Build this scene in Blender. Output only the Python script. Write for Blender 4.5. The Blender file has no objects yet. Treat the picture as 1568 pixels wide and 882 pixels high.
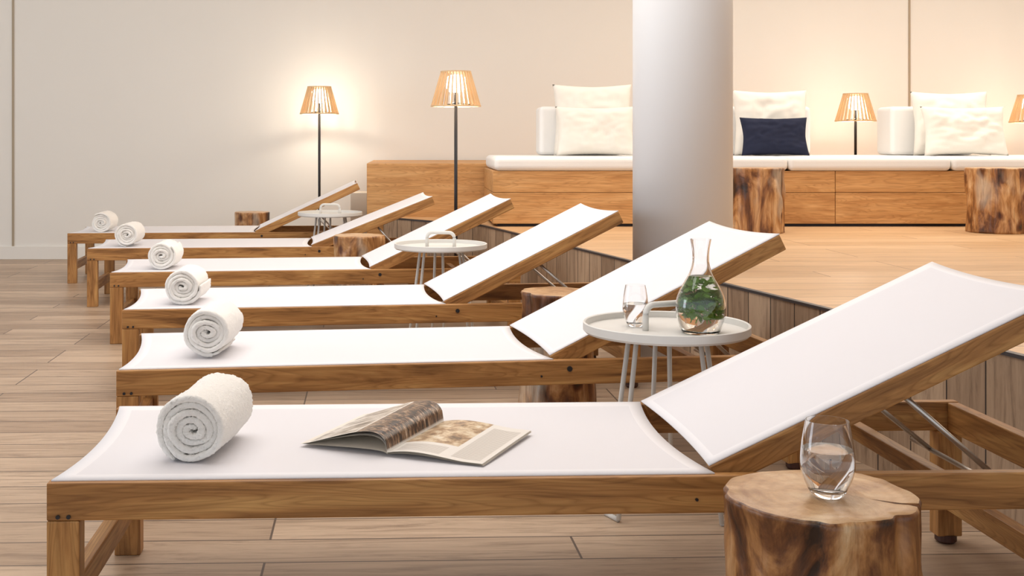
import bpy, bmesh, math, random
from mathutils import Vector, Matrix, noise
random.seed(7)
D=bpy.data; SC=bpy.context.scene
SC.view_settings.view_transform='Standard'
SC.view_settings.look='None'

def srgb(r,g,b):
    f=lambda c:(c/255/12.92) if c/255<=0.04045 else ((c/255+0.055)/1.055)**2.4
    return (f(r),f(g),f(b),1)
# ---------------------------------------------------------------- materials
class NT:
    def __init__(s,name):
        s.m=D.materials.new(name); s.m.use_nodes=True
        s.t=s.m.node_tree; s.b=s.t.nodes['Principled BSDF']
    def n(s,typ,**k):
        nd=s.t.nodes.new(typ)
        for a,v in k.items():
            if a in nd.inputs: nd.inputs[a].default_value=v
            else: setattr(nd,a,v)
        return nd
    def l(s,a,b): s.t.links.new(a,b)
    def coords(s,scale=(1,1,1),rnd=True,rot=(0,0,0)):
        tc=s.n('ShaderNodeTexCoord'); mp=s.n('ShaderNodeMapping')
        mp.inputs['Scale'].default_value=scale; mp.inputs['Rotation'].default_value=rot
        if rnd:
            oi=s.n('ShaderNodeObjectInfo'); mu=s.n('ShaderNodeVectorMath',operation='MULTIPLY')
            s.l(oi.outputs['Random'],mu.inputs[0]); mu.inputs[1].default_value=(13,7,29)
            ad=s.n('ShaderNodeVectorMath',operation='ADD')
            s.l(tc.outputs['Object'],ad.inputs[0]); s.l(mu.outputs[0],ad.inputs[1])
            s.l(ad.outputs[0],mp.inputs['Vector'])
        else: s.l(tc.outputs['Object'],mp.inputs['Vector'])
        return mp.outputs[0]
    def noise(s,vec,scale,detail=4,rough=.5,dist=0):
        nd=s.n('ShaderNodeTexNoise'); s.l(vec,nd.inputs['Vector'])
        nd.inputs['Scale'].default_value=scale; nd.inputs['Detail'].default_value=detail
        nd.inputs['Roughness'].default_value=rough; nd.inputs['Distortion'].default_value=dist
        return nd.outputs[0]
    def ramp(s,fac,stops):
        r=s.n('ShaderNodeValToRGB'); e=r.color_ramp.elements
        while len(e)<len(stops): e.new(.5)
        for i,(p,c) in enumerate(stops): e[i].position=p; e[i].color=c
        s.l(fac,r.inputs[0]); return r.outputs[0]
    def mix(s,fac,a,b,bt='MIX'):
        m=s.n('ShaderNodeMix',data_type='RGBA',blend_type=bt)
        for sock,v in ((m.inputs[0],fac),(m.inputs[6],a),(m.inputs[7],b)):
            if isinstance(v,(int,float,tuple)): sock.default_value=v
            else: s.l(v,sock)
        return m.outputs[2]
    def bump(s,h,strength=.3,dist=.01):
        b=s.n('ShaderNodeBump'); b.inputs['Strength'].default_value=strength; b.inputs['Distance'].default_value=dist
        s.l(h,b.inputs['Height']); s.l(b.outputs[0],s.b.inputs['Normal'])
    def fin(s,col=None,rough=.5,spec=.5,metal=0):
        if col is not None:
            if isinstance(col,tuple): s.b.inputs['Base Color'].default_value=col
            else: s.l(col,s.b.inputs['Base Color'])
        if isinstance(rough,(int,float)): s.b.inputs['Roughness'].default_value=rough
        else: s.l(rough,s.b.inputs['Roughness'])
        s.b.inputs['Specular IOR Level'].default_value=spec
        s.b.inputs['Metallic'].default_value=metal
        return s.m

def wood(name,axis,light,mid,dark,rough=.45,ringamt=.6):
    s=NT(name); sc=[9,9,9]; sc['XYZ'.index(axis)]=.9
    v=s.coords(tuple(sc))
    a=s.noise(v,1.6,6,.6,1.6)
    sc3=[14,14,14]; sc3['XYZ'.index(axis)]=1.3
    v3=s.coords(tuple(sc3))
    f0=s.noise(v3,.9,2,.5,.3)
    # cathedral figure: contour lines of a smooth stretched noise
    mu=s.n('ShaderNodeMath',operation='MULTIPLY'); s.l(f0,mu.inputs[0]); mu.inputs[1].default_value=24
    fr0=s.n('ShaderNodeMath',operation='FRACT'); s.l(mu.outputs[0],fr0.inputs[0])
    sc2=[90,90,90]; sc2['XYZ'.index(axis)]=3
    v2=s.coords(tuple(sc2)); fine=s.noise(v2,1.5,4,.6,0)
    base=s.ramp(a,[(.3,dark),(.5,mid),(.72,light)])
    ring=s.ramp(fr0.outputs[0],[(0,(.58,.50,.42,1)),(.25,(.92,.9,.87,1)),(.8,(1.04,1.03,1.02,1)),(1,(.66,.60,.52,1))])
    c=s.mix(ringamt,base,ring,'MULTIPLY')
    fr=s.ramp(fine,[(.35,(.72,.68,.63,1)),(.55,(1,1,1,1))])
    c=s.mix(.65,c,fr,'MULTIPLY')
    s.bump(fine,.15,.002)
    return s.fin(c,rough,.4)

def planks(name,al,ac,length,width,c1,c2,mortar,rough,off=(0,0),rot=0,grain=1.0,msize=.003,spec=.5):
    s=NT(name)
    tc=s.n('ShaderNodeTexCoord'); mp=s.n('ShaderNodeMapping'); mp.inputs['Rotation'].default_value=(0,0,rot)
    s.l(tc.outputs['Object'],mp.inputs['Vector'])
    sx=s.n('ShaderNodeSeparateXYZ'); s.l(mp.outputs[0],sx.inputs[0])
    cb=s.n('ShaderNodeCombineXYZ'); s.l(sx.outputs[al],cb.inputs[0]); s.l(sx.outputs[ac],cb.inputs[1])
    ad=s.n('ShaderNodeVectorMath',operation='ADD'); s.l(cb.outputs[0],ad.inputs[0]); ad.inputs[1].default_value=(off[0],off[1],0)
    def brick(a,b,m):
        br=s.n('ShaderNodeTexBrick',offset=.37,offset_frequency=3,squash=1); s.l(ad.outputs[0],br.inputs['Vector'])
        br.inputs['Color1'].default_value=a; br.inputs['Color2'].default_value=b; br.inputs['Mortar'].default_value=m
        br.inputs['Scale'].default_value=1; br.inputs['Brick Width'].default_value=length; br.inputs['Row Height'].default_value=width
        br.inputs['Mortar Size'].default_value=msize; br.inputs['Mortar Smooth'].default_value=.1
        return br
    br=brick(c1,c2,c2); rid=brick((0,0,0,1),(1,1,1,1),(0,0,0,1))
    m2=s.n('ShaderNodeVectorMath',operation='MULTIPLY'); s.l(rid.outputs['Color'],m2.inputs[0]); m2.inputs[1].default_value=(7,5,3)
    a2=s.n('ShaderNodeVectorMath',operation='ADD'); s.l(ad.outputs[0],a2.inputs[0]); s.l(m2.outputs[0],a2.inputs[1])
    m3=s.n('ShaderNodeVectorMath',operation='MULTIPLY'); s.l(a2.outputs[0],m3.inputs[0]); m3.inputs[1].default_value=(1.3,15,1)
    g=s.noise(m3.outputs[0],1.6,9,.72,1.6)
    gr=s.ramp(g,[(.34,(.50,.47,.44,1)),(.46,(.84,.82,.80,1)),(.54,(.98,.98,.97,1)),(.68,(1.12,1.12,1.12,1))])
    c=s.mix(grain,br.outputs['Color'],gr,'MULTIPLY')
    c=s.mix(br.outputs['Fac'],c,mortar)
    s.bump(g,.08,.002)
    return s.fin(c,rough,spec)

W_L=(srgb(216,168,104),srgb(184,132,76),srgb(128,86,44))
WX=wood('teak_x','X',*W_L); WY=wood('teak_y','Y',*W_L); WZ=wood('teak_z','Z',*W_L)
WBENCH=wood('oak_bench','X',srgb(226,178,122),srgb(210,158,100),srgb(184,130,76),.5,.45)
M_FLOOR=planks('floor_planks',0,1,1.2,.16,srgb(204,178,152),srgb(172,146,122),srgb(100,84,72),.40,rot=math.radians(-2),off=(.25,.07),grain=.85)
M_PLAT=planks('platform_planks',0,1,1.2,.2,srgb(222,184,142),srgb(208,168,124),srgb(150,112,78),.40,rot=math.radians(-2),off=(.1,.1),grain=.5)
M_SIDE=planks('platform_side_planks',2,0,3,.155,srgb(196,168,140),srgb(150,124,100),srgb(52,42,36),.5,off=(.3,0),grain=.9)
def simple(name,col,rough=.5,metal=0,nscale=None,nstr=.2,ndist=.002,spec=.5,var=0):
    s=NT(name); c=col
    v=s.coords()
    if nscale:
        n=s.noise(v,nscale,3,.6); s.bump(n,nstr,ndist)
    n2=s.noise(v,3,2)
    c=s.mix(n2,tuple(x*(1-var) for x in col[:3])+(1,),col)
    return s.fin(c,rough,spec,metal)
M_WALL=simple('wall_paint',srgb(233,229,222),.75,nscale=60,nstr=.05,var=.02)
M_CEIL=simple('ceiling_paint',srgb(245,244,242),.8,var=.01)
M_COL=simple('column_paint',srgb(234,233,233),.5,nscale=40,nstr=.04,var=.01)
M_TRIM=simple('trim_metal',srgb(86,84,86),.4,.6)
M_SEAM=simple('seam_metal',srgb(168,152,130),.5,.1)
M_SLING=simple('sling_textile',srgb(231,228,231),.75,nscale=900,nstr=.25,ndist=.001,var=.015)
M_HEM=simple('sling_hem',srgb(240,237,239),.7,nscale=900,nstr=.25,ndist=.001)
M_TOWEL=simple('terry_towel',srgb(254,250,244),1.0,nscale=420,nstr=.8,ndist=.003,spec=.0,var=.01)
M_STEEL=simple('steel',srgb(200,195,188),.3,.9)
M_DARK=simple('dark_metal',srgb(48,46,48),.45,.4)
M_FOOT=simple('rubber_foot',srgb(70,38,26),.5)
M_TABLE=simple('powdercoat_cream',srgb(222,219,213),.45,var=.01)
M_PILLOW=simple('linen_cream',srgb(238,232,222),.9,nscale=300,nstr=.4,ndist=.002,spec=.2,var=.03)
M_NAVY=simple('linen_navy',srgb(42,46,66),.9,nscale=300,nstr=.5,ndist=.003,spec=.2,var=.2)
M_CUSH=simple('cushion_white',srgb(240,238,235),.7,nscale=200,nstr=.2,var=.01)
M_SLAT=simple('shade_slat',srgb(220,186,142),.55,var=.1)
M_BOX=simple('box_cream',srgb(232,222,205),.6)
M_GREEN=simple('mint_leaf',srgb(140,202,66),.5,nscale=80,nstr=.4,var=.4)
def emis(name,col,st):
    s=NT(name); s.fin(col,.5); s.b.inputs['Emission Color'].default_value=col; s.b.inputs['Emission Strength'].default_value=st; return s.m
M_BULB=emis('lamp_diffuser',(1,.92,.80,1),5.0)
def glassmat(name,ior,col=(1,1,1,1)):
    s=NT(name); s.fin(col,0.0); s.b.inputs['Transmission Weight'].default_value=1; s.b.inputs['IOR'].default_value=ior; return s.m
M_GLASS=glassmat('clear_glass',1.45); M_WATER=glassmat('water',1.33)
def stump_mat():
    s=NT('stump_wood')
    v=s.coords((4.5,4.5,1.9)); v3=s.coords((1,1,1))
    a=s.noise(v,1.35,8,.58,1.6)
    side=s.ramp(a,[(.34,srgb(50,29,16)),(.43,srgb(116,71,38)),(.51,srgb(174,122,72)),(.60,srgb(208,162,112)),(.74,srgb(232,202,160))])
    k=s.n('ShaderNodeTexVoronoi')
    nzc=s.n('ShaderNodeTexNoise'); s.l(v3,nzc.inputs['Vector']); nzc.inputs['Scale'].default_value=9
    vv=s.mix(.08,s.coords((1,1,.8)),nzc.outputs['Color'],'ADD'); s.l(vv,k.inputs['Vector']); k.inputs['Scale'].default_value=7.0
    kn=s.ramp(k.outputs['Distance'],[(.06,srgb(40,22,12)),(.16,srgb(140,94,56)),(.26,(1,1,1,1))])
    side=s.mix(.9,side,kn,'MULTIPLY')
    gg=s.noise(s.coords((1.6,1.6,.8)),2.6,3,.5)
    gy=s.ramp(gg,[(.54,(0,0,0,1)),(.62,(1,1,1,1))])
    side=s.mix(gy,side,s.mix(.6,side,srgb(206,192,172)))
    st=s.noise(s.coords((45,45,4)),1.2,5,.65,.5)
    side=s.mix(.75,side,s.ramp(st,[(.35,(.5,.43,.37,1)),(.55,(1,1,1,1))]),'MULTIPLY')
    w=s.n('ShaderNodeTexWave',wave_type='RINGS',rings_direction='Z'); s.l(s.coords((1,1,1),rnd=False),w.inputs['Vector'])
    w.inputs['Scale'].default_value=12; w.inputs['Distortion'].default_value=8; w.inputs['Detail'].default_value=4; w.inputs['Detail Scale'].default_value=.3
    ring=s.ramp(w.outputs['Fac'],[(0,srgb(182,138,96)),(.6,srgb(202,162,118))])
    ring=s.mix(.65,ring,s.ramp(s.noise(v3,8,8,.7,.6),[(.36,srgb(142,96,60)),(.5,srgb(200,158,114)),(.65,srgb(226,196,156))]))
    g=s.n('ShaderNodeNewGeometry'); sp=s.n('ShaderNodeSeparateXYZ'); s.l(g.outputs['True Normal'],sp.inputs[0])
    f=s.ramp(sp.outputs[2],[(.6,(0,0,0,1)),(.85,(1,1,1,1))])
    c=s.mix(f,side,ring)
    s.bump(a,.6,.012)
    return s.fin(c,.36,.5)
M_STUMP=stump_mat()
def page_mat(name,kind):
    s=NT(name); tc=s.n('ShaderNodeTexCoord'); mp=s.n('ShaderNodeMapping'); s.l(tc.outputs['UV'],mp.inputs['Vector'])
    sx=s.n('ShaderNodeSeparateXYZ'); s.l(tc.outputs['UV'],sx.inputs[0])
    def band(sock,a,b):
        return s.ramp(sock,[(a-.004,(0,0,0,1)),(a,(1,1,1,1)),(b,(1,1,1,1)),(b+.004,(0,0,0,1))])
    def rect(x0,x1,y0,y1):
        return s.mix(1.0,band(sx.outputs[0],x0,x1),band(sx.outputs[1],y0,y1),'MULTIPLY')
    if kind=='L':
        mp.inputs['Scale'].default_value=(3.5,9,1)
        n=s.noise(mp.outputs[0],2.6,9,.72,.3)
        photo=s.ramp(n,[(.42,srgb(26,18,14)),(.50,srgb(88,60,40)),(.57,srgb(160,126,94)),(.68,srgb(226,214,200))])
        n2=s.noise(mp.outputs[0],1.2,6,.6); c2=s.ramp(n2,[(.36,srgb(110,96,82)),(.48,srgb(180,168,152)),(.6,srgb(232,224,214))])
        c=s.mix(rect(.01,.42,.0,1.0),srgb(238,234,226),photo)
        c=s.mix(rect(.45,.97,.03,.97),c,c2)
    else:
        mp.inputs['Scale'].default_value=(3,4,1)
        n=s.noise(mp.outputs[0],1.8,8,.66,.2)
        photo=s.ramp(n,[(.35,srgb(96,70,46)),(.46,srgb(176,140,100)),(.56,srgb(220,198,164)),(.68,srgb(242,234,218))])
        w=s.n('ShaderNodeTexWave',wave_type='BANDS',bands_direction='Y'); s.l(tc.outputs['UV'],w.inputs['Vector']); w.inputs['Scale'].default_value=16
        t=s.ramp(w.outputs['Fac'],[(.5,srgb(238,233,226)),(.7,srgb(168,158,148))])
        base=srgb(238,233,226)
        c=s.mix(rect(.0,.58,.3,1.0),base,photo)
        c=s.mix(rect(.64,.94,.06,.9),c,t)
        c=s.mix(rect(.06,.52,.05,.24),c,t)
    return s.fin(c,.28,.5)
M_PL=page_mat('page_photo','L'); M_PR=page_mat('page_text','R')
M_PAPER=simple('paper',srgb(236,228,216),.5)

# ---------------------------------------------------------------- geometry
def obj(name,bm,mat,parent=None,smooth=False,bevel=0,seg=2,loc=None,rot=None):
    me=D.meshes.new(name); bmesh.ops.recalc_face_normals(bm,faces=bm.faces); bm.to_mesh(me); bm.free()
    for m in (mat if isinstance(mat,list) else [mat]): me.materials.append(m)
    if smooth:
        for p in me.polygons: p.use_smooth=True
    o=D.objects.new(name,me); SC.collection.objects.link(o)
    if parent: o.parent=parent
    if loc: o.location=loc
    if rot: o.rotation_euler=rot
    if bevel:
        b=o.modifiers.new('bevel','BEVEL'); b.width=bevel; b.segments=seg; b.limit_method='ANGLE'
    return o
def empty(name,loc,rz=0):
    e=D.objects.new(name,None); SC.collection.objects.link(e); e.location=loc; e.rotation_euler=(0,0,rz); e.empty_display_size=.1; return e
def bbox(bm,x0,x1,y0,y1,z0,z1,M=None):
    vs=[bm.verts.new((x,y,z)) for x in(x0,x1) for y in(y0,y1) for z in(z0,z1)]
    for f in((0,1,3,2),(4,6,7,5),(0,4,5,1),(2,3,7,6),(0,2,6,4),(1,5,7,3)): bm.faces.new([vs[i] for i in f])
    if M is not None: bmesh.ops.transform(bm,matrix=M,verts=vs)
    return vs
def box(name,x0,x1,y0,y1,z0,z1,mat,parent=None,bevel=.003,M=None,**k):
    bm=bmesh.new(); bbox(bm,x0,x1,y0,y1,z0,z1,M); return obj(name,bm,mat,parent,bevel=bevel,**k)
def tube(bm,pts,r,n=10):
    pts=[Vector(p) for p in pts]; rings=[]
    for i,p in enumerate(pts):
        t=(pts[min(i+1,len(pts)-1)]-pts[max(i-1,0)]).normalized()
        a=t.cross(Vector((0,0,1)))
        if a.length<.05: a=t.cross(Vector((0,1,0)))
        a.normalize(); b=t.cross(a)
        rr=r[i] if isinstance(r,(list,tuple)) else r
        rings.append([bm.verts.new(p+a*rr*math.cos(2*math.pi*j/n)+b*rr*math.sin(2*math.pi*j/n)) for j in range(n)])
    for i in range(len(rings)-1):
        for j in range(n): bm.faces.new((rings[i][j],rings[i][(j+1)%n],rings[i+1][(j+1)%n],rings[i+1][j]))
    bm.faces.new(rings[0][::-1]); bm.faces.new(rings[-1])
def lathe(bm,prof,n=48,closed=False):
    rings=[]
    for r,z in prof:
        if r<1e-5: rings.append([bm.verts.new((0,0,z))])
        else: rings.append([bm.verts.new((r*math.cos(2*math.pi*j/n),r*math.sin(2*math.pi*j/n),z)) for j in range(n)])
    for i in range(len(rings)-1):
        A,B=rings[i],rings[i+1]
        for j in range(n):
            k=(j+1)%n
            if len(A)==1 and len(B)==1: continue
            if len(A)==1: bm.faces.new((A[0],B[k],B[j]))
            elif len(B)==1: bm.faces.new((A[j],A[k],B[0]))
            else: bm.faces.new((A[j],A[k],B[k],B[j]))

F=1810.0
cam=D.cameras.new('camera'); co=D.objects.new('camera',cam); SC.collection.objects.link(co)
co.location=(0,0,1); co.rotation_euler=(math.radians(90),0,0)
cam.sensor_width=36; cam.lens=36*F/1568; cam.shift_x=(784-630)/1568; cam.shift_y=-(441-215)/1568
cam.clip_start=.05
SC.camera=co

# ---------------------------------------------------------------- room
WY0=9.95; PH=.45
box('floor',-9,9,-2.5,WY0,-.1,0,M_FLOOR,bevel=0)
box('wall_back',-9,9,WY0,WY0+.15,0,3.0,M_WALL,bevel=0)
box('wall_right',9,9.15,-2.5,WY0+.15,0,3.0,M_WALL,bevel=0)
box('ceiling',-9,9,-2.5,WY0+.15,3.0,3.1,M_CEIL,bevel=0)
box('baseboard_back',-9,-.34,WY0-.018,WY0,0,.11,M_WALL,bevel=.003)
for X in(-3.353,4.19):
    box('trim_1' if X<0 else 'trim_2',X-.008,X+.008,WY0-.008,WY0,.11,3.0,M_SEAM,bevel=0)

A=Vector((-.19,8.44)); B=Vector((.465,7.66)); C=Vector((.465+.236*7.4,.26))
poly=[A,B,C,Vector((8.95,.26)),Vector((8.95,WY0-.02)),Vector((-.19,WY0-.02))]
plat=empty('raised_platform',(0,0,0))
bm=bmesh.new(); lo=[bm.verts.new((p.x,p.y,0.001)) for p in poly]; hi=[bm.verts.new((p.x,p.y,PH)) for p in poly]
bm.faces.new(hi); bm.faces.new(lo[::-1])
for i in range(len(poly)): j=(i+1)%len(poly); bm.faces.new((lo[i],lo[j],hi[j],hi[i]))
obj('deck',bm,M_PLAT,plat)
for nm,p,q in(('side_long',B,C),('side_short',A,B)):
    d=(q-p); L=d.length; ang=math.atan2(d.y,d.x)
    box(nm,0,L,-.012,0,.0,PH-.006,M_SIDE,plat,bevel=0,loc=(p.x,p.y,0),rot=(0,0,ang))
    box(nm+'_edge',0,L,-.016,.006,PH-.006,PH+.004,M_TRIM,plat,bevel=0,loc=(p.x,p.y,0),rot=(0,0,ang))

bm=bmesh.new(); lathe(bm,[(0,0.0),(.211,0.0),(.211,3.0),(0,3.0)],96)
c=obj('round_column',bm,M_COL,loc=(1.169,5.1,0))
for p in c.data.polygons: p.use_smooth=abs(p.normal.z)<.5

bench=empty('built_in_bench',(0,0,0))
BX0=.52; BY=7.54
zb=PH+.001
box('plinth',BX0+.03,8.9,BY+.03,8.4,zb,zb+.03,M_DARK,bench,bevel=0)
segs=[(BX0,2.702),(2.706,5.2),(5.204,8.9)]
for i,(a,b) in enumerate(segs):
    box(f'panel_{i}_low',a,b,BY,8.45,zb+.018,zb+.215,WBENCH,bench,bevel=.0015)
    box(f'panel_{i}_high',a,b,BY,8.45,zb+.218,zb+.354,WBENCH,bench,bevel=.0015)
box('ledge',-.32,8.9,8.47,WY0-.02,0.002,.835,WBENCH,bench,bevel=.003)
def softbox(name,x0,x1,y0,y1,z0,z1,mat,parent,r=.03):
    return box(name,x0,x1,y0,y1,z0,z1,mat,parent,bevel=r,seg=5)
for i,(a,b) in enumerate([(.53,2.4),(2.402,3.44),(3.444,6.1)]):
    o=softbox('seat_cushion',a,b,BY-.02,8.44,.806,.897,M_CUSH,None,.032)
for nm,x0 in(('a',828),('b',1118),('c',1371)):
    X0=(x0-630)/F*8.1
    softbox('backrest_cushion',X0,X0+.58,8.17,8.44,.899,1.235,M_CUSH,None,.03)

def pillow(w,h,t,mat,loc,rot,name='throw_pillow',seed=0):
    bm=bmesh.new(); N=32; g={}
    for s in(1,-1):
        for i in range(N+1):
            for j in range(N+1):
                u=i/N*2-1; v=j/N*2-1
                edge=i in(0,N) or j in(0,N)
                if edge and s==-1: g[s,i,j]=g[1,i,j]; continue
                pin=1-.08*(1-abs(v)**1.5)*abs(u)**3 ; pin2=1-.08*(1-abs(u)**1.5)*abs(v)**3
                x=u*w/2*pin; z=v*h/2*pin2
                th=t/2*((1-u**4)*(1-v**4))**.55
                nz=noise.noise(Vector((u*2.2+seed,v*2.2,s*3)))*.26*th + noise.noise(Vector((u*6+seed,v*5,s)))*.16*th
                if not edge: z+=nz*.3
                g[s,i,j]=bm.verts.new((x,-s*(th+nz),z+h/2))
        for i in range(N):
            for j in range(N):
                bm.faces.new((g[s,i,j],g[s,i+1,j],g[s,i+1,j+1],g[s,i,j+1]))
    return obj(name,bm,mat,None,smooth=True,loc=loc,rot=rot)
def px(x,Y): return (x-630)/F*Y
zc=.899
pillow(.54,.49,.13,M_PILLOW,(px(908,8.05),8.03,zc+.0),(math.radians(-8),0,0),seed=1)
pillow(.53,.335,.13,M_PILLOW,(px(912,7.86),7.83,zc+.0),(math.radians(-12),0,0),seed=4)
pillow(.52,.45,.13,M_PILLOW,(px(1181,8.05),8.03,zc),(math.radians(-8),0,math.radians(2)),seed=7)
pillow(.45,.26,.12,M_NAVY,(px(1187,7.84),7.83,zc),(math.radians(-12),0,0),'lumbar_pillow',seed=9)
pillow(.52,.44,.13,M_PILLOW,(px(1456,8.05),8.03,zc),(math.radians(-8),0,math.radians(-2)),seed=12)
pillow(.56,.335,.14,M_PILLOW,(px(1477,7.86),7.83,zc),(math.radians(-12),0,0),seed=15)

# ---------------------------------------------------------------- loungers
def sling(bm,L,y0,y1,bow0,bow1,sag,z,nx=40,ny=16):
    g=[]
    for i in range(nx+1):
        row=[]
        for j in range(ny+1):
            v=j/ny; e=4*v*(1-v)
            a=bow0*e; b=L-bow1*e
            u=i/nx; x=a+(b-a)*u
            row.append(bm.verts.new((x,y0+(y1-y0)*v,z-sag*e)))
        g.append(row)
    for i in range(nx):
        for j in range(ny):
            f=bm.faces.new((g[i][j],g[i+1][j],g[i+1][j+1],g[i][j+1]))
            if i<1 or j<1 or i>=nx-1 or j>=ny-1: f.material_index=1
def lounger(X,Y,ang,back,hinge=1.28,L=2.06):
    e=empty('sun_lounger',(X,Y,0),math.radians(ang))
    Wd=.65; H=.35; T=.028; rh=.072
    box('rail_near',0,L,0,T,H-rh,H,WX,e); box('rail_far',0,L,Wd-T,Wd,H-rh,H,WX,e)
    for nm,x in(('head',L-.062),('foot',0)):
        for s,y in(('near',0),('far',Wd-.045)):
            top=H-rh-.0005
            box(f'leg_{nm}_{s}',x,x+.062,y,y+.045,.02 if nm=='head' else 0,top,WZ,e)
            if nm=='head':
                bm=bmesh.new(); lathe(bm,[(0,0),(.02,0),(.026,.006),(.026,.022),(0,.022)],20)
                obj('foot_cap_'+s,bm,M_FOOT,e,loc=(x+.031,y+.0225,0))
        box(f'stretcher_{nm}',x+.014,x+.048,.045,Wd-.045,.09,.145,WY,e)
    box('end_rail_head',L-.03,L,T,Wd-T,H-rh,H-.002,WY,e)
    box('end_rail_foot',.03,.06,T,Wd-T,H-rh,H-.03,WY,e)
    box('cross_mid',hinge-.10,hinge-.07,T,Wd-T,H-rh,H-.035,WY,e)
    box('cross_low',L-.30,L-.27,T,Wd-T,H-rh-.0,H-.035,WY,e)
    bm=bmesh.new(); sling(bm,hinge-.012,.012,Wd-.012,.022,.026,.007,H+.003)
    o=obj('seat_sling',bm,[M_SLING,M_HEM],e,smooth=True); so=o.modifiers.new('s','SOLIDIFY'); so.thickness=.003; o.location=(.006,0,0)
    R=Matrix.Translation((hinge,0,H-.012))@Matrix.Rotation(-math.radians(back),4,'Y')
    bl=.80; y0=.036; y1=Wd-.036
    for nm,a in(('near',y0),('far',y1-T)):
        o=box('back_rail_'+nm,-.0,bl,a,a+T,-.028,.022,WX,e,M=None); o.matrix_local=R
    for nm,a in(('top',bl-.06),('low',.07)):
        o=box('back_cross_'+nm,a,a+.03,y0+T,y1-T,-.024,.006,WY,e); o.matrix_local=R
    bm=bmesh.new(); sling(bm,bl+.002,y0+.003,y1-.003,.010,.012,.005,.0255)
    o=obj('back_sling',bm,[M_SLING,M_HEM],e,smooth=True); so=o.modifiers.new('s','SOLIDIFY'); so.thickness=.003
    o.matrix_local=R
    bm=bmesh.new()
    p=R@Vector((.42,y0+T+.01,-.03)); q=R@Vector((.42,y1-T-.01,-.03))
    a=Vector((L-.12,.13,H-rh-.02)); b=Vector((L-.12,Wd-.13,H-rh-.02))
    tube(bm,[p,a],.006); tube(bm,[q,b],.006); tube(bm,[a,b],.006)
    tube(bm,[Vector((L-.12,T,H-rh-.02)),a],.005); tube(bm,[b,Vector((L-.12,Wd-T,H-rh-.02))],.005)
    tube(bm,[p,q],.005)
    obj('support_rods',bm,M_STEEL,e,smooth=True)
    bm=bmesh.new()
    for x,z,r in((.022,H-rh+.008,.004),(.042,H-rh+.008,.004),(hinge+.04,H-.025,.008),(hinge-.045,H-.045,.003),(L-.03,H-.03,.004)):
        for yy in(-.0015,Wd+.0015):
            tube(bm,[(x,yy-.002,z),(x,yy+.002,z)],r,12)
    obj('bolts',bm,M_DARK,e)
    return e
LG=[(-.692,2.24,2.2,25,1.29,2.08),(-.832,3.33,7.2,26.2,1.27,2.05),(-1.107,4.52,7.2,26.2,1.26,2.05),(-1.48,5.8,6.4,25.2,1.29,2.05),(-1.947,7.09,5,21.5,1.35,2.05),(-2.405,8.26,4,25,1.31,2.05)]
for l in LG: lounger(*l)

def towel(X,Y,rz,r=.078,L=.25,seed=0,res=80,ax=44):
    bm=bmesh.new(); turns=4.6; N=int(turns*res); prev=None; th=.0145; r0=.004; pitch=(r-r0-th/2)/turns
    for i in range(N+1):
        t=i/N*turns*2*math.pi
        rc=r0+pitch*t/(2*math.pi)+.0014*noise.noise(Vector((t*.9,seed*3,2)))
        dy=.006*math.sin(t*.7+seed)+.006*noise.noise(Vector((t*.8,seed,0)))
        loop=[]; h=th/2
        K=[]
        for s in range(9):
            a=-math.pi/2+math.pi*s/8
            K.append((h*math.sin(a),h-h*math.cos(a)))
        for q in range(1,ax): K.append((h,h+(L-2*h)*q/ax))
        for s in range(9):
            a=math.pi/2-math.pi*s/8
            K.append((h*math.sin(a),L-h+h*math.cos(a)))
        for yy in(.22,.18,.12,.06): K.append((-h,yy*L/.25))
        core=max(0,1-rc/.05)
        for o,y in K:
            wob=1+.06*noise.noise(Vector((math.cos(t)*1.3,math.sin(t)*1.3,y*7+seed)))
            P=Vector((math.cos(t)*(rc+o),y,math.sin(t)*(rc+o)))
            fz=.0020*noise.noise(P*230)+.0022*noise.noise(P*480)
            sh=1 if i>4 and i<N-4 else .6
            R=(rc+o*sh+(fz if o>=0 else -fz))*wob
            loop.append(bm.verts.new((R*math.cos(t+seed)*(1+.35*core),y+dy+fz,R*math.sin(t+seed)*.96*(1-.1*core))))
        if prev:
            n=len(loop)
            for k in range(n): bm.faces.new((prev[k],prev[(k+1)%n],loop[(k+1)%n],loop[k]))
        else: bm.faces.new(loop)
        prev=loop
    bm.faces.new(prev[::-1])
    zmin=min(v.co.z for v in bm.verts)
    return obj('rolled_towel',bm,M_TOWEL,smooth=True,loc=(X,Y,.3525-zmin-.004),rot=(0,0,rz))
towel(-.443,2.385,math.radians(-6),seed=.4,res=130,ax=90)
towel(-.61,3.52,math.radians(-2),seed=1.5)
towel(-.905,4.66,math.radians(0),seed=2.6)
towel(-1.255,5.93,math.radians(2),seed=3.3,res=50,ax=26)
towel(-1.735,7.2,math.radians(2),seed=.9,res=50,ax=26)
towel(-2.2,8.37,math.radians(2),seed=4.8,res=50,ax=26)

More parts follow.
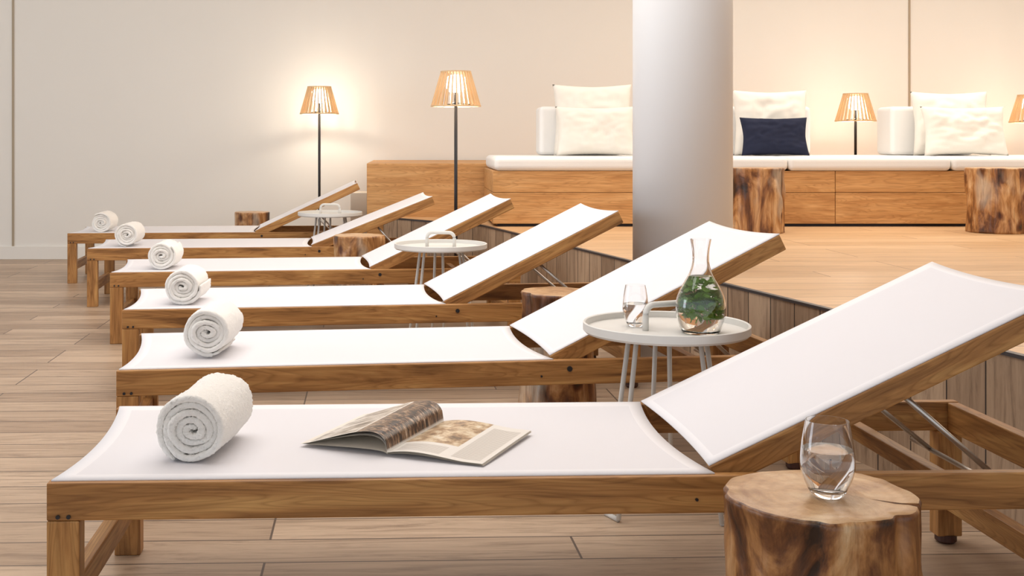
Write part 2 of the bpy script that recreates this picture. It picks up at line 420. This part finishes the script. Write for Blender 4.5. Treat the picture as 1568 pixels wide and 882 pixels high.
def stump(X,Y,z0,r,h,seed,notches=((2.0,.05,.05),)):
    bm=bmesh.new(); n=180; rows=34; rings=[]
    def rad(t,z):
        v=Vector((math.cos(t)*.9+seed*3,math.sin(t)*.9,z*1.6)); R=r*(1+.09*noise.noise(v)+.04*noise.noise(v*3.1)+.016*noise.noise(v*9))
        R*=1+.05*(1-z/h)**2+.03*(z/h)**3
        for a,w,d in notches:
            da=(t-a+math.pi)%(2*math.pi)-math.pi; R-=r*d*math.exp(-(da/w)**2)*(.4+.6*z/h)
        kk=Vector((math.cos(t)*2.0+seed,math.sin(t)*2.0,z*6)); kv=noise.noise(kk); R+=r*.06*max(0,kv-.2)*3
        return R
    for k in range(rows+1):
        z=h*k/rows
        rings.append([bm.verts.new((rad(2*math.pi*j/n,z)*math.cos(2*math.pi*j/n),rad(2*math.pi*j/n,z)*math.sin(2*math.pi*j/n),z-(.006 if k==rows else 0))) for j in range(n)])
    for f in (.975,.8,.6,.4,.2):
        rr=[]
        for j in range(n):
            t=2*math.pi*j/n; R=rad(t,h)
            if f<.9:
                base=r*(1+.05*noise.noise(Vector((math.cos(t)+seed*3,math.sin(t),h*1.6))))
                R=f*(R*f+base*(1-f))
            else: R*=f
            rr.append(bm.verts.new((R*math.cos(t),R*math.sin(t),h+.002*noise.noise(Vector((R*30,t*2,seed))))))
        rings.append(rr)
    for i in range(len(rings)-1):
        for j in range(n): bm.faces.new((rings[i][j],rings[i][(j+1)%n],rings[i+1][(j+1)%n],rings[i+1][j]))
    c=bm.verts.new((0,0,h))
    for j in range(n): bm.faces.new((rings[-1][j],rings[-1][(j+1)%n],c))
    bm.faces.new(rings[0][::-1])
    return obj('tree_stump_stool',bm,M_STUMP,smooth=True,loc=(X,Y,z0))
stump(.695,1.99,0,.150,.405,1.0,((-.45,.03,.5),(4.3,.12,.10),(5.3,.1,.08)))
stump(.55,4.43,0,.136,.435,2.3,((3.6,.2,.12),(5.5,.12,.15)))
stump(-.31,6.93,0,.142,.445,3.1)
stump(-1.24,9.25,0,.13,.44,4.2)
stump(2.07,7.08,PH+.001,.150,.385,5.3,((4.4,.15,.12),(5.8,.2,.1)))
stump(3.51,7.08,PH+.001,.165,.385,6.4,((4.0,.15,.15),(5.2,.1,.15)))

def table(X,Y,z=.495,r=.222,rz=0,a0=203,hz=-20):
    e=empty('tray_side_table',(X,Y,0),rz)
    bm=bmesh.new(); lathe(bm,[(0,z-.014),(r-.006,z-.014),(r,z-.008),(r,z+.012),(r-.003,z+.014),(r-.007,z+.012),(r-.008,z-.004),(0,z-.004)],80)
    o=obj('tray',bm,M_TABLE,e,smooth=True); o.modifiers.new('es','EDGE_SPLIT')
    bm=bmesh.new()
    for k in range(3):
        a=2*math.pi*k/3+math.radians(a0)
        foot=Vector((.170*math.cos(a),.170*math.sin(a),.006))
        d=Vector((-math.sin(a),math.cos(a),0))
        for sg in(-1,1):
            top=Vector((.105*math.cos(a),.105*math.sin(a),z-.015))+d*.018*sg
            tube(bm,[top,foot+d*.03*sg],.0066)
        tube(bm,[foot-d*.03,foot+d*.03],.0066)
    obj('legs',bm,M_TABLE,e,smooth=True)
    bm=bmesh.new()
    w=.066; hh=.064; rr=.026
    P=[(-w,0,z-.004),(-w,0,z+hh*.4)]
    for s in range(7):
        a=math.pi-math.pi/2*s/6; P.append((-w+rr+rr*math.cos(a),0,z+hh-rr+rr*math.sin(a)))
    for s in range(7):
        a=math.pi/2-math.pi/2*s/6; P.append((w-rr+rr*math.cos(a),0,z+hh-rr+rr*math.sin(a)))
    P+=[(w,0,z+hh*.4),(w,0,z-.004)]
    tube(bm,P,.0085,12); obj('handle',bm,M_TABLE,e,smooth=True,rot=(0,0,math.radians(hz)))
    return e
table(.687,3.19,hz=24)
table(.14,5.66,rz=math.radians(10))
table(-.56,8.14,rz=math.radians(20))

def tumbler(X,Y,z,r=.044,h=.125,fill=.6):
    e=empty('water_glass',(X,Y,z))
    def ro(t): return r*(.62+.38*math.sin(min(1,t/.42)*math.pi/2)) if t<.42 else r*(1-.22*((t-.42)/.58)**1.5)
    N=22; out=[(0,0),(ro(0)*.9,0)]+[(ro(i/N),.003+(h-.003)*i/N) for i in range(N+1)]
    th=.0012; inn=[(ro(i/N)-th,.003+(h-.003)*i/N) for i in range(N,1,-1)]
    inn+=[(ro(.05)*.8,.009),(0,.008)]
    bm=bmesh.new(); lathe(bm,out+inn,64); o=obj('glass',bm,M_GLASS,e,smooth=True); o.modifiers.new('es','EDGE_SPLIT')
    zt=h*fill; wat=[(0,.0085),(ro(.05)*.8-.0005,.0095)]+[(ro(i/N)-th-.0004,.003+(h-.003)*i/N) for i in range(2,N+1) if (.003+(h-.003)*i/N)<zt]
    wat+=[(ro(fill)-th-.0004,zt),(0,zt)]
    bm=bmesh.new(); lathe(bm,wat,64); o=obj('water',bm,M_WATER,e,smooth=True); o.modifiers.new('es','EDGE_SPLIT')
tumbler(.695,1.975,.4075,r=.0445,h=.125,fill=.62)
zt=.4915
tumbler(px(973,3.24),3.24,zt,r=.035,h=.112,fill=.55)
def carafe(X,Y,z):
    e=empty('water_carafe',(X,Y,z))
    pts=[(0,0),(.046,0),(.050,.004),(.0595,.026),(.065,.058),(.0635,.084),(.056,.108),(.043,.133),(.0305,.156),(.0235,.178),(.0215,.197),(.0230,.222),(.0275,.247)]
    def cr(pts,m=6):
        o=[]
        for i in range(len(pts)-1):
            p0=pts[max(i-1,0)];p1=pts[i];p2=pts[i+1];p3=pts[min(i+2,len(pts)-1)]
            for k in range(m):
                t=k/m; o.append(tuple(.5*((2*p1[a])+(-p0[a]+p2[a])*t+(2*p0[a]-5*p1[a]+4*p2[a]-p3[a])*t*t+(-p0[a]+3*p1[a]-3*p2[a]+p3[a])*t**3) for a in(0,1)))
        return o+[pts[-1]]
    S=cr(pts[2:]); out=[(0,0),(.046,0)]+S
    inn=[(max(r-.0024,0),zz) for r,zz in reversed(S) if zz>.008]+[(.045,.007),(0,.007)]
    bm=bmesh.new(); lathe(bm,out+inn,64); o=obj('glass',bm,M_GLASS,e,smooth=True); o.modifiers.new('es','EDGE_SPLIT')
    wz=.150; w=[(0,.0075),(.0445,.0075)]+[(r-.0030,zz) for r,zz in S if .009<zz<wz]; w+=[(w[-1][0]-.0005,wz),(0,wz)]
    bm=bmesh.new(); lathe(bm,w,64); o=obj('water',bm,M_WATER,e,smooth=True); o.modifiers.new('es','EDGE_SPLIT')
    bm=bmesh.new(); random.seed(3)
    def lim(z):
        for (r0,z0),(r1,z1) in zip(pts[2:],pts[3:]):
            if z0<=z<=z1: return r0+(r1-r0)*(z-z0)/(z1-z0)
        return .02
    for k in range(210):
        s=random.uniform(.009,.015)
        while True:
            c=Vector((random.uniform(-.06,.06),random.uniform(-.06,.06),random.uniform(.04,.140)))
            rr=(c.x**2+c.y**2)**.5
            if rr<min(lim(c.z),lim(min(.148,c.z+.009)))-s*.85-.003 and random.random()<.25+1.3*rr/.05: break
            s=random.uniform(.006,.013)
        if c.z<.06 and random.random()<.5: c.z+=.035
        M=Matrix.Translation(c)@Matrix.Rotation(random.uniform(0,6.28),4,'Z')@Matrix.Rotation(random.uniform(-1.2,1.2),4,'X')@Matrix.Rotation(random.uniform(-.9,.9),4,'Y')
        mid=[];lf=[];rt=[]
        for i in range(7):
            t=i/6; wdt=s*.65*math.sin(math.pi*t)**.8 if 0<t<1 else 0
            x=-s+2*s*t; zz=-.003*math.cos(t*3)
            mid.append(bm.verts.new(M@Vector((x,0,zz-.0015))))
            if 0<i<6: lf.append(bm.verts.new(M@Vector((x,wdt,zz+.001)))); rt.append(bm.verts.new(M@Vector((x,-wdt,zz+.001))))
            else: lf.append(mid[-1]); rt.append(mid[-1])
        for i in range(6):
            for S2,fl in((lf,0),(rt,1)):
                vs=[]
                for v in (mid[i],mid[i+1],S2[i+1],S2[i]):
                    if v not in vs: vs.append(v)
                if len(vs)>2: bm.faces.new(vs if not fl else vs[::-1])
    for k in range(5):
        a=k*1.3; tube(bm,[(.02*math.cos(a),.02*math.sin(a),.03),(.01*math.cos(a+1),.01*math.sin(a+1),.07),(.02*math.cos(a+2),.02*math.sin(a+2),.1)],.0012,6)
    obj('mint_sprigs',bm,M_GREEN,e,smooth=True)
carafe(px(1073,3.13),3.13,zt)

def magazine():
    S0=Vector((-.05,2.436)); wv=Vector((.193,-.088)).normalized()
    e=empty('open_magazine',(S0.x,S0.y,.3525),math.atan2(wv.y,wv.x))
    W=.212; Hh=.30
    def page(name,prof,mat,off=0,flare=0):
        bm=bmesh.new(); uv=bm.loops.layers.uv.new('UVMap'); M=12; g=[]
        for i,(x,z) in enumerate(prof):
            g.append([bm.verts.new((x*(1-flare*j/M),Hh*j/M,z+z*off*(j/M))) for j in range(M+1)])
        for i in range(len(prof)-1):
            for j in range(M):
                f=bm.faces.new((g[i][j],g[i+1][j],g[i+1][j+1],g[i][j+1]))
                for lp,(a,b) in zip(f.loops,((i,j),(i+1,j),(i+1,j+1),(i,j+1))): lp[uv].uv=(a/(len(prof)-1),b/M)
        return obj(name,bm,mat,e,smooth=True)
    n=30
    def R(k): return [(W*i/n*(1-.004*k),.001+.010*math.sin(math.pi*min(1,i/n*1.25))*math.exp(-i/n*1.5)*(1+.1*k)+.0011*k) for i in range(n+1)]
    def Lp(h,reach,k):
        o=[]
        for i in range(n+1):
            t=i/n; x=-reach*t**1.15; z=h*(math.sin(math.pi*t**.5))**1.0 if t<1 else 0
            o.append((x,max(z,0)+.0008+.0008*k*(1-t)))
        return o
    for k in range(4): page('page_right_%d'%k,R(k),M_PR if k==3 else M_PAPER)
    page('page_left_under',Lp(.006,.205,0),M_PAPER)
    page('page_left_mid',Lp(.034,.203,1),M_PAPER,off=.05)
    page('page_left_top',Lp(.041,.200,3),M_PL,off=.1)
magazine()

# ---------------------------------------------------------------- lamps
def lamp(X,Y,z0,ztop,name,scale=1.0,power=9):
    e=empty(name,(X,Y,0))
    rt,rb,h=.088*scale,.150*scale,.215*scale
    zb=ztop-h
    bm=bmesh.new(); n=28
    for k in range(n):
        a=2*math.pi*k/n; u=Vector((math.cos(a),math.sin(a),0)); t=Vector((-math.sin(a),math.cos(a),0))
        p=u*rt+Vector((0,0,ztop)); q=u*rb+Vector((0,0,zb)); vs=[]
        for c in(p,q):
            for du,dt in((-.007,-.0035),(.007,-.0035),(.007,.0035),(-.007,.0035)):
                vs.append(bm.verts.new(c+u*du+t*dt*(1.3 if c is q else 1)))
        for f in((0,1,2,3),(7,6,5,4),(0,4,5,1),(1,5,6,2),(2,6,7,3),(3,7,4,0)): bm.faces.new([vs[i] for i in f])
    obj('shade_slats',bm,M_SLAT,e)
    bm=bmesh.new()
    for R,z,hh in((rt,ztop,.008),(rb,zb,.009)):
        lo=[]
        for rr,zz in((R-.008,z-hh/2),(R+.008,z-hh/2),(R+.008,z+hh/2),(R-.008,z+hh/2)):
            lo.append([bm.verts.new((rr*math.cos(2*math.pi*j/48),rr*math.sin(2*math.pi*j/48),zz)) for j in range(48)])
        for i in range(4):
            for j in range(48): bm.faces.new((lo[i][j],lo[i][(j+1)%48],lo[(i+1)%4][(j+1)%48],lo[(i+1)%4][j]))
    obj('shade_rings',bm,M_SLAT,e,smooth=False)
    bm=bmesh.new(); zc=zb+h*.62
    lathe(bm,[(0,zc-.05),(.04,zc-.045),(.06*scale,zc-.02),(.06*scale,zc+.045),(.04,zc+.06),(0,zc+.065)],24)
    obj('bulb_diffuser',bm,M_BULB,e,smooth=True)
    bm=bmesh.new(); tube(bm,[(0,0,z0+.01),(0,0,zc-.045)],.0105,16)
    for k in range(3):
        a=k*2.094; tube(bm,[(0,0,zb+.02),(rb*math.cos(a),rb*math.sin(a),zb+.002)],.003,6)
    obj('pole',bm,M_DARK,e,smooth=True)
    bm=bmesh.new(); lathe(bm,[(0,z0),(.11*scale,z0),(.11*scale,z0+.008),(.1*scale,z0+.012),(0,z0+.012)],40); obj('base',bm,M_DARK,e)
    ld=D.lights.new('glow','POINT'); ld.energy=power; ld.color=(1,.88,.72); ld.shadow_soft_size=.02
    lo=D.objects.new('glow',ld); SC.collection.objects.link(lo); lo.parent=e; lo.location=(.0,.045,zc-.075)
lamp(px(489,9.5),9.5,0,1.43,'floor_lamp',power=10)
lamp(px(698,7.4),7.4,0,1.43,'floor_lamp',power=4.5)
lamp(px(1310,9.4),9.4,.8355,1.37,'table_lamp',power=6)
lamp(px(1578,9.4),9.4,.8355,1.36,'table_lamp',power=6)

box('storage_box',px(535,9.1),px(563,9.1),9.25,9.5,0,.59,M_BOX,bevel=.004)

# ---------------------------------------------------------------- lights
w=D.worlds.new('world'); SC.world=w; w.use_nodes=True
bg=w.node_tree.nodes['Background']; bg.inputs[0].default_value=(.86,.925,1,1); bg.inputs[1].default_value=.98
def area(name,loc,sx,sy,e,col,rot=(0,0,0)):
    ld=D.lights.new(name,'AREA'); ld.shape='RECTANGLE'; ld.size=sx; ld.size_y=sy; ld.energy=e; ld.color=col
    o=D.objects.new(name,ld); SC.collection.objects.link(o); o.location=loc; o.rotation_euler=rot
area('ceiling_light_platform',(4.2,7.0,2.95),5,2.2,105,(1,.94,.84))
area('ceiling_light_loungers',(-.3,4.6,2.95),3,5,105,(1,.98,.95))
area('wall_wash_fill',(0,8.3,2.95),14,.5,42,(1,.95,.87),(math.radians(35),0,0))  # added unseen fill strip, only there to brighten the back wall
area('window_light_left',(-8.5,4,1.6),6,2.4,200,(.82,.90,1),(0,math.radians(-90),0))
